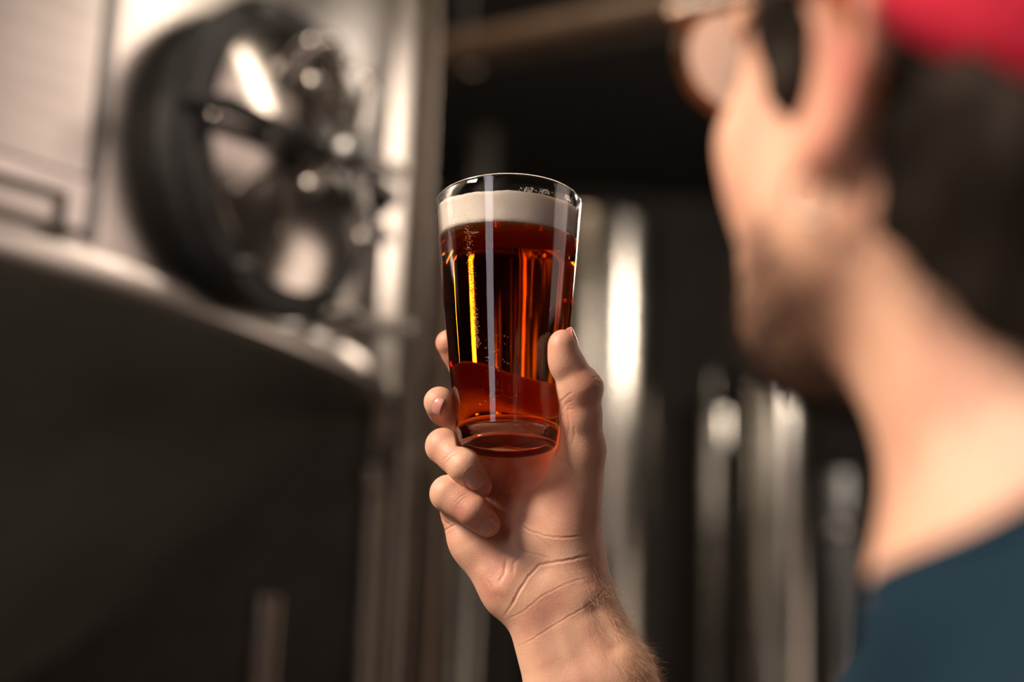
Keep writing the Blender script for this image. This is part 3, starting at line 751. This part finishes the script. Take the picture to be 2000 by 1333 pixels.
def body_field(h, lo, hi, grow=0.0, head=True):
    f = Field(lo, hi, h)
    g = grow
    if head:
        f.ell(H(-8, 0, 58), (.098, .078, .085), HM, .01); f.ell(H(30, 0, 45), (.062, .066, .072), HM, .02)
        f.ell(H(36, 0, -18), (.050, .055, .062), HM, .02)                       # mid face
        f.cap(H(6, 50, -36), H(54, 14, -68), .016, .018, .022); f.cap(H(6, -50, -36), H(54, -14, -68), .016, .018, .022)
        f.cap(H(2, 52, -8), H(8, 47, -40), .016, .017, .02); f.cap(H(2, -52, -8), H(8, -47, -40), .016, .017, .02)
        f.cap(H(53, 11, -70), H(53, -11, -70), .017, .017, .015)
        f.cap(H(20, 0, -50), H(55, 0, -56), .036, .026, .02)
        f.ell(H(60, 34, -8), (.022, .020, .016), HM, .018); f.ell(H(44, 38, -24), (.022, .016, .018), HM, .018); f.ell(H(62, -30, -8), (.018, .018, .014), HM, .018)   # cheeks
        f.cap(H(84, 0, 30), H(102, 0, -8), .008, .011, .01); f.cap(H(94, 9, -10), H(94, -9, -10), .008, .008, .006)  # nose
        f.cap(H(84, 30, 40), H(84, -30, 40), .010, .010, .014)                  # brow
        f.ell(H(79, 30, 22), (.010, .016, .010), HM, .004, 'd'); f.ell(H(79, -30, 22), (.010, .016, .010), HM, .004, 'd')
        f.ell(H(75, 30, 22), (.012, .012, .012), HM, .002); f.ell(H(75, -30, 22), (.012, .012, .012), HM, .002)       # eyeballs
        f.cap(H(86, 16, -44), H(90, 0, -42), .006, .007, .006); f.cap(H(86, -16, -44), H(90, 0, -42), .006, .007, .006) # lips
        f.cap(H(84, 14, -52), H(87, 0, -53), .006, .007, .006); f.cap(H(84, -14, -52), H(87, 0, -53), .006, .007, .006)
        for s in (1, -1):                                                       # ears: bowl, helix, lobe, tragus
            f.ell(H(-10, 70 * s, 6), (.013, .006, .026), HM, .006)
            pts = [H(4, 71 * s, 10), H(2, 74 * s, 26), H(-8, 80 * s, 35), H(-20, 84 * s, 32), H(-26, 85 * s, 18), H(-24, 82 * s, 2), H(-16, 77 * s, -12), H(-7, 74 * s, -22), H(-1, 72 * s, -22), H(1, 70 * s, -10)]
            f.chain(pts, [.0045, .0045, .0045, .0045, .0045, .0045, .005, .0065, .0055, .004], .003)
            f.ell(H(-8, 81 * s, 4), (.010, .006, .015), HM, .003, 'd')
    if head:
        f.cap(HC + HM @ np.array((-.030, 0, -.02)), nk, .055, .058, .03)
        f.cap(H(-8, 0, -62), T(14, 0, -18), .034, .042, .025)
        f.cap(H(-18, 48, -30), T(38, 14, -30), .014, .013, .014); f.cap(H(-18, -48, -30), T(38, -14, -30), .014, .013, .014)   # neck muscles
        f.cap(H(8, 0, -85), T(42, 0, -25), .010, .012, .014)
    f.ell(T(-4, 0, -18), (.078 + g, .080 + g, .052 + g), None, .03)                          # throat
    for s, sh in ((1, LS), (-1, RS_)):
        f.cap(T(-30, 30 * s, -2), sh, .046 + g, .056 + g, .03)                     # trapezius to the shoulder
        f.ell(sh, (.062 + g, .062 + g, .062 + g), None, .02)
        f.cap(T(-35, 90 * s, -110), T(-20, 95 * s, -330), .085 + g, .080 + g, .04)
        f.cap(T(5, 85 * s, -125), T(20, 70 * s, -330), .076 + g, .085 + g, .04)
    f.cap(T(-18, 0, -115), T(0, 0, -520), .095 + g, .120 + g, .04)
    f.cap(T(0, 60, -380), T(0, 70, -560), .10 + g, .11 + g, .04); f.cap(T(0, -60, -380), T(0, -70, -560), .10 + g, .11 + g, .04)
    # arms
    f.cap(RS_, ELBW, .050 + g, .041 + g, .02)
    LE = LS + np.array((-.03, .02, -.28)); f.cap(LS, LE, .050 + g, .042 + g, .02)
    if head:
        
        for q_, r_ in ((FB1, 86 * u), (FB2, 90 * u)):
            f.cap(to_world(q_ - dirf * .04), to_world(q_ + dirf * .03), r_ - .0035, r_ + .0002, .012); f.cap(to_world(q_ + dirf * .03), ELBW, r_ + .0002, .040, .012)
        f.cap(to_world((FB1 + FB2) / 2 - dirf * .03), to_world((FB1 + FB2) / 2 + dirf * .04), 85 * u, 90 * u, .012)
        LW = LE + fw0 * .16 + np.array((0, 0, -.17)); f.cap(LE, LW, .040, .028, .01)
    return f
bf = body_field(.0032, T(0, 0, 0) * 0 + np.array((-.20, .12, nk[2] - .62)), np.array((.52, .95, HC[2] + .16)))
BV, BQ = bf.mesh(2); del bf
# the person's two skin surfaces are one mesh
BVt = np.zeros(len(BV))
for c, r_, a_ in [(H(-14, 80, 5), .026, .85), (H(-10, 74, -20), .012, .6), (H(-20, 60, -15), .03, .3)]:
    BVt = np.maximum(BVt, a_ * np.exp(-(np.linalg.norm(BV - c, axis=1) / r_) ** 2))
AV = np.concatenate([HW, BV]); AQ = np.concatenate([HQ, BQ + len(HW)]); AT = np.concatenate([hand_tint, BVt])
person = mesh_np('person', AV, AQ, M['skin'], None, True, {'tint': AT})
tag(person, 'person in navy t-shirt and red cap seen from behind, holding up a pint of beer', 'person')
for V, Fs in nails: mesh_np('fingernail', to_world(V), Fs, M['nail'], person)

# eyes
me_, N, L, P = new_mat('eye_white'); P.inputs['Base Color'].default_value = (.8, .75, .70, 1); P.inputs['Roughness'].default_value = .12
mi_, N, L, P = new_mat('iris'); P.inputs['Base Color'].default_value = (.06, .035, .02, 1); P.inputs['Roughness'].default_value = .1
for s in (1, -1):
    ey = MB().ball(H(76.6, 30 * s, 22), .0118, 24, 16).build('eye', me_, person)
    MB().lathe([(.0001, .0121), (.003, .0118), (.0052, .0108)], H(76.6, 30 * s, 22), fwd, 24).build('iris', mi_, ey)
    bx_ = [H(86 - 9 * t_ * t_, s * (14 + 30 * t_), 41 + 4 * math.sin(2.6 * t_)) for t_ in np.linspace(0, 1, 160)]
    bx_ = np.array(bx_) + rng.normal(size=(160, 3)) * .0012; strands('eyebrow', bx_, np.tile(fwd * .5 + lf * s * .8, (160, 1)) + rng.normal(size=(160, 3)) * .2, .007, .00016, M['hair_dark'], person, 3, .4)

# hair on the forearm
k_ = 3000; c_ = AV[:len(HW)]
px = HV[:, 0] / -HV[:, 2] * F + 1000; py = 666.5 - HV[:, 1] / -HV[:, 2] * F
wgt = np.clip((py - 1090) / 130, 0, 1) * np.clip(((px - 1090) - (py - 1150) * .30) / 90, .0, 1) * (py < 1420); wgt = wgt ** 1.5
idx = rng.choice(len(px), k_, p=wgt / wgt.sum()); dirw = RN @ dirf
HNw = HN @ RN.T
sweep = -dirw * .9
rd = HNw[idx] * .42 + (sweep * -1) * .8 + rng.normal(size=(k_, 3)) * .22
strands('forearm_hair', HW[idx] - HNw[idx] * .0003, rd,   .0075, .00005, M['hair_fair'], person, 4, .5)
# fine hairs along the back edge of the hand
wgt = np.clip((px - 1120) / 40, 0, 1) * (py > 900) * (py < 1150) * (HN[:, 0] > .6); idx = rng.choice(len(px), 700, p=wgt / wgt.sum())
strands('hand_hair', HW[idx] - HNw[idx] * .0002, HNw[idx] * .5 + dirw * .5 + rng.normal(size=(700, 3)) * .2, .0026, .00003, M['hair_fair'], person, 3, .4)

# head hair: a close shell plus strands
hf = Field(HC - .17, HC + .17, .003)
hf.ell(H(-12, 0, 56), (.101, .084, .088), HM, .01); hf.cap(H(-33, 0, -8), H(-50, 0, -58), .0600, .0595, .02); hf.cap(H(-62, 38, -10), H(-62, -38, -10), .040, .040, .02); hf.cap(H(-58, 30, -38), H(-58, -30, -38), .030, .030, .02)
hf.cap(H(-21, 53, -2), H(-27, 49, -36), .018, .016, .01); hf.cap(H(-21, -53, -2), H(-27, -49, -36), .018, .016, .01)
q = hf.sub(hf.lo, hf.lo + .34 + .01); sl, X, Y, Z = q
lx = (X - HC[0]) * fwd[0] + (Y - HC[1]) * fwd[1] + (Z - HC[2]) * fwd[2]; ly = (X - HC[0]) * lf[0] + (Y - HC[1]) * lf[1]; lz = (X - HC[0]) * upv[0] + (Y - HC[1]) * upv[1] + (Z - HC[2]) * upv[2]
edge = -.016 - np.clip((.012 - np.abs(lx + .010)) / .01, -1, 1) * .0
# keep what lies behind the ear, above the hairline of the nape, and the sideburn
front = lx - np.where(lz > .030, .062, np.where(lz > -.02, -.013, -.016))
hf.F = np.maximum(hf.F, front.astype(np.float32)); hf.F = np.maximum(hf.F, (-.049 + (lx + .02) * .55 - lz).astype(np.float32))
hf.cap(H(30, 63, 44), H(24, 62, 4), .018, .011, .006); hf.cap(H(30, -63, 44), H(24, -62, 4), .018, .011, .006)
hf.F = np.maximum(hf.F, (-.5 * (lx + .014) + .866 * (lz - .058) + .026).astype(np.float32))
GV, GQ = hf.mesh(3); GN = vnormals(GV, GQ)
GV = GV + GN * ((np.sin(GV[:, 0] * 260 + GV[:, 2] * 90) * np.sin(GV[:, 2] * 210 + GV[:, 1] * 130)) * .0018)[:, None]
hair = mesh_np('hair', GV, GQ, M['hair_dark'], person); hair['label'] = 'short dark brown hair below the cap'
gl_ = (GV - HC) @ HM; ok_ = np.where((gl_[:, 2] < .008 + .577 * (gl_[:, 0] + .028)) & (gl_[:, 0] < .005))[0]; idx = rng.choice(ok_, 7000)
o = strands('hair_strand', GV[idx], GN[idx] * .5 + np.array((0, 0, -.9)) + rng.normal(size=(7000, 3)) * .3, .014, .00012, M['hair_dark'], hair, 3, .5)
# beard: bristles along the jaw, chin and under it
bp = []; bd = []
for V0 in BV[::3]:
    q = (V0 - HC) @ HM * 1000
    if abs(q[1]) < 66 and q[2] > -104 and q[2] < -18 and q[0] > 6:
        jaw = -30 - (q[0] - 0) * .66 + 14
        if q[2] < jaw + 4 and rng.random() < min(1, max(.0, (jaw + 8 - q[2]) / 20)) * np.clip((q[0] - 8) / 25, 0.1, 1):
            bp.append(V0)
bp = np.array(bp); BI = rng.integers(0, len(bp), 9000); bpp = bp[BI] + rng.normal(size=(9000, 3)) * .0025
cen = H(30, 0, -55); dd = bpp - cen; dd /= np.linalg.norm(dd, axis=1)[:, None]
beard = strands('beard', bpp, dd * .5 + np.array((0, 0, -1.)) * 1.0 + rng.normal(size=(9000, 3)) * .25, .0060, .00011, M['hair_dark'], person, 4, .5)
beard['label'] = 'short dark beard along the jaw'

# t-shirt
ts = body_field(.0036, np.array((-.22, .10, nk[2] - .60)), np.array((.54, .90, nk[2] + .06)), .0065, False)
NA0 = HC + HM @ np.array((-.030, 0, -.02)); ts.cap(NA0 + (NA0 - nk) * .3, nk + (NA0 - nk) * .16, .0655, .0655, .004, 'd'); ts.cap(NA0, T(18, 0, 27), .058, .065, .004, 'd')
ts.cap(ELBW + (ELBW - RS_) * .3, RS_ + (ELBW - RS_) * .80, .075, .066, .003, 'd')
LE = LS + np.array((-.03, .02, -.28)); ts.cap(LE + np.array((0, 0, -.1)), LS + (LE - LS) * .82, .08, .066, .003, 'd')
q = ts.sub(ts.lo, ts.lo + (ts.n - 1) * ts.h); sl, X, Y, Z = q
ts.F = np.maximum(ts.F, (nk[2] - .575 - Z).astype(np.float32))
TV, TQ = ts.mesh(3); del ts
TN = vnormals(TV, TQ)
TV = TV + TN * (np.sin(TV[:, 0] * 55 + TV[:, 2] * 38) * np.sin(TV[:, 1] * 47 - TV[:, 2] * 30) * .0022)[:, None]
shirt = mesh_np('t_shirt', TV, TQ, M['shirt'], person); shirt['label'] = 'navy blue cotton t-shirt'
# ribbed collar
cv = []
for k in range(48):
    a = 2 * math.pi * k / 48; d = tl * math.cos(a) + tf * math.sin(a)
    # walk the ray out from the neck until the shirt's opening edge
    m = TV - (nk + tf * .008); pr = m - np.outer(m @ up0, up0); r_ = np.linalg.norm(pr, axis=1); cs = (pr @ d) / (r_ + 1e-9)
    ok = (cs > .98) & (r_ > .05) & (r_ < .088) & (m[:, 2] > -.09)
    if ok.any():
        j = np.where(ok)[0][np.argmax(m[ok, 2])]; cv.append(TV[j])
cv = np.array(cv); 
for _ in range(4): cv = (np.roll(cv, 1, 0) + cv * 2 + np.roll(cv, -1, 0)) / 4
pts = [Vector(p) for p in cv] + [Vector(cv[0])]
MB().tube(pts, .0042, 10, False).build('collar', M['shirt'], shirt)

# red cap: crown, band edge and peak
cp = empty('baseball_cap', H(-5, 0, 95)); tag(cp, 'bright red cap worn on the person\'s head', 'cap')
def capdome(V0, r): pass
Vc = []; Fc = []; nr, na = 14, 56; cap_tilt = Matrix.Rotation(R(30), 3, 'Y')
def cap_pt(th, a, ex=0.0):
    p = Vector(((.107 + ex) * math.sin(th) * math.cos(a), (.093 + ex) * math.sin(th) * math.sin(a), (.098 + ex) * math.cos(th)))
    p = cap_tilt.inverted() @ p
    return H(p.x * 1000 - 14, p.y * 1000, p.z * 1000 + 58)
for lay, ex in ((0, .0015), (1, 0.0)):
    for i in range(nr + 1):
        th = (R(109)) * i / nr + .001
        for k in range(na): Vc.append(cap_pt(th, 2 * math.pi * k / na, ex + .0012 * abs(math.cos(3 * 2 * math.pi * k / na)) * math.sin(th)))
o_ = (nr + 1) * na
for i in range(nr):
    for k in range(na):
        q = (i * na + k, (i + 1) * na + k, (i + 1) * na + (k + 1) % na, i * na + (k + 1) % na); Fc.append(q); Fc.append(tuple(x + o_ for x in reversed(q)))
for k in range(na): Fc.append((nr * na + k, nr * na + k + o_, nr * na + (k + 1) % na + o_, nr * na + (k + 1) % na))
mesh_np('crown', np.array([list(v) for v in Vc]), Fc, M['cap'], cp)
Vp = []; Fp = []; ni, nj = 8, 21
for lay in (0, 1):
    for i in range(ni + 1):
        for j in range(nj):
            a = R(-62 + 124 * j / (nj - 1)); b0 = cap_pt(R(108), a, .001); out = (H(1000, 0, 0) - H(0, 0, 0)); ex = .050 * math.cos(a) ** .7 * i / ni
            Vp.append(b0 + HM @ np.array((ex, 0, .022 * i / ni - .010 * math.sin(a) ** 2 * i / ni + (.0022 if lay == 0 else 0))))
o_ = (ni + 1) * nj
for i in range(ni):
    for j in range(nj - 1):
        q = (i * nj + j, i * nj + j + 1, (i + 1) * nj + j + 1, (i + 1) * nj + j); Fp.append(q); Fp.append(tuple(x + o_ for x in reversed(q)))
for j in range(nj - 1): Fp.append((ni * nj + j, ni * nj + j + 1, ni * nj + j + 1 + o_, ni * nj + j + o_))
mesh_np('peak', np.array(Vp), Fp, M['cap'], cp)
btn = MB().ball(cap_pt(0.001, 0, .003), .007, 12, 8).build('button', M['cap'], cp)

# glasses: two rims with lenses, bridge, two temples
gl = empty('eyeglasses', H(92, 0, 12)); tag(gl, 'tortoiseshell eyeglasses worn by the person in the red cap', 'glasses')
ml, N, L, P = new_mat('lens'); P.inputs['Transmission Weight'].default_value = .35; P.inputs['Roughness'].default_value = .12; P.inputs['IOR'].default_value = 1.6; P.inputs['Base Color'].default_value = (.90, .76, .70, 1)  # pale pink body and translucent mix stand in for a bright reflection
for s in (1, -1):
    rp = []
    for k in range(33):
        a = 2 * math.pi * k / 32; rp.append(Vector(H(97 - 9 * (abs(math.cos(a) * .5 + .5 * s * s)) * 0 - 6 * (1 + math.cos(a)) / 2, s * (33 + 27 * math.cos(a)), 26 + 20 * math.sin(a))))
    fr = MB().tube(rp, .0024, 8, False).build('rim', M['tortoise'], gl)
    lv = MB(); c0 = Vector(H(95, s * 33, 26)); n = 32
    lv.add([c0 + Vector(fwd) * .0012] + [rp[k] for k in range(32)] + [c0], [(0, 1 + k, 1 + (k + 1) % 32) for k in range(32)] + [(33, 1 + (k + 1) % 32, 1 + k) for k in range(32)])
    lv.build('lens', ml, fr)
    MB().tube([Vector(H(91, s * 61, 32)), Vector(H(84, s * 70, 33)), Vector(H(40, s * 75, 32)), Vector(H(2, s * 77, 31)), Vector(H(-12, s * 79, 14)), Vector(H(-26, s * 76, -8))], [.0028, .0032, .003, .0026, .0024, .002], 10).build('temple', M['tortoise'], gl)
MB().tube([Vector(H(97, 7, 31)), Vector(H(102, 0, 34)), Vector(H(97, -7, 31))], .002, 8).build('bridge', M['tortoise'], gl)
Lm = ml
nt = Lm.node_tree; tr = nt.nodes.new('ShaderNodeBsdfTranslucent'); tr.inputs[0].default_value = (.95, .82, .76, 1); mx_ = nt.nodes.new('ShaderNodeMixShader'); mx_.inputs[0].default_value = .6
nt.links.new(nt.nodes['Principled BSDF'].outputs[0], mx_.inputs[1]); nt.links.new(tr.outputs[0], mx_.inputs[2]); nt.links.new(mx_.outputs[0], nt.nodes['Material Output'].inputs['Surface'])
# earring hoop through the left lobe
hc = H(-4, 75, -34); hp = [Vector(hc + (HM @ np.array((math.sin(a), .25 * math.sin(a), math.cos(a)))) * .0080) for a in [2 * math.pi * k / 28 for k in range(29)]]
er = MB().tube(hp, .0010, 10, False).build('hoop_earring', M['gold'])
tag(er, 'small gold hoop earring hanging from the left ear lobe', 'earring')
# ------------------------------------------------------------------ origins of top-level meshes go to their base
for o in list(C.objects):
    if o.type == 'MESH' and o.parent is None and o.location.length < 1e-9:
        co = np.empty(len(o.data.vertices) * 3, np.float32); o.data.vertices.foreach_get('co', co); co = co.reshape(-1, 3)
        c = Vector(((co[:, 0].min() + co[:, 0].max()) / 2, (co[:, 1].min() + co[:, 1].max()) / 2, co[:, 2].min()))
        o.data.transform(Matrix.Translation(-c)); o.location = c
        for ch in C.objects:
            if ch.parent is o: ch.matrix_parent_inverse = Matrix.Translation(-c)
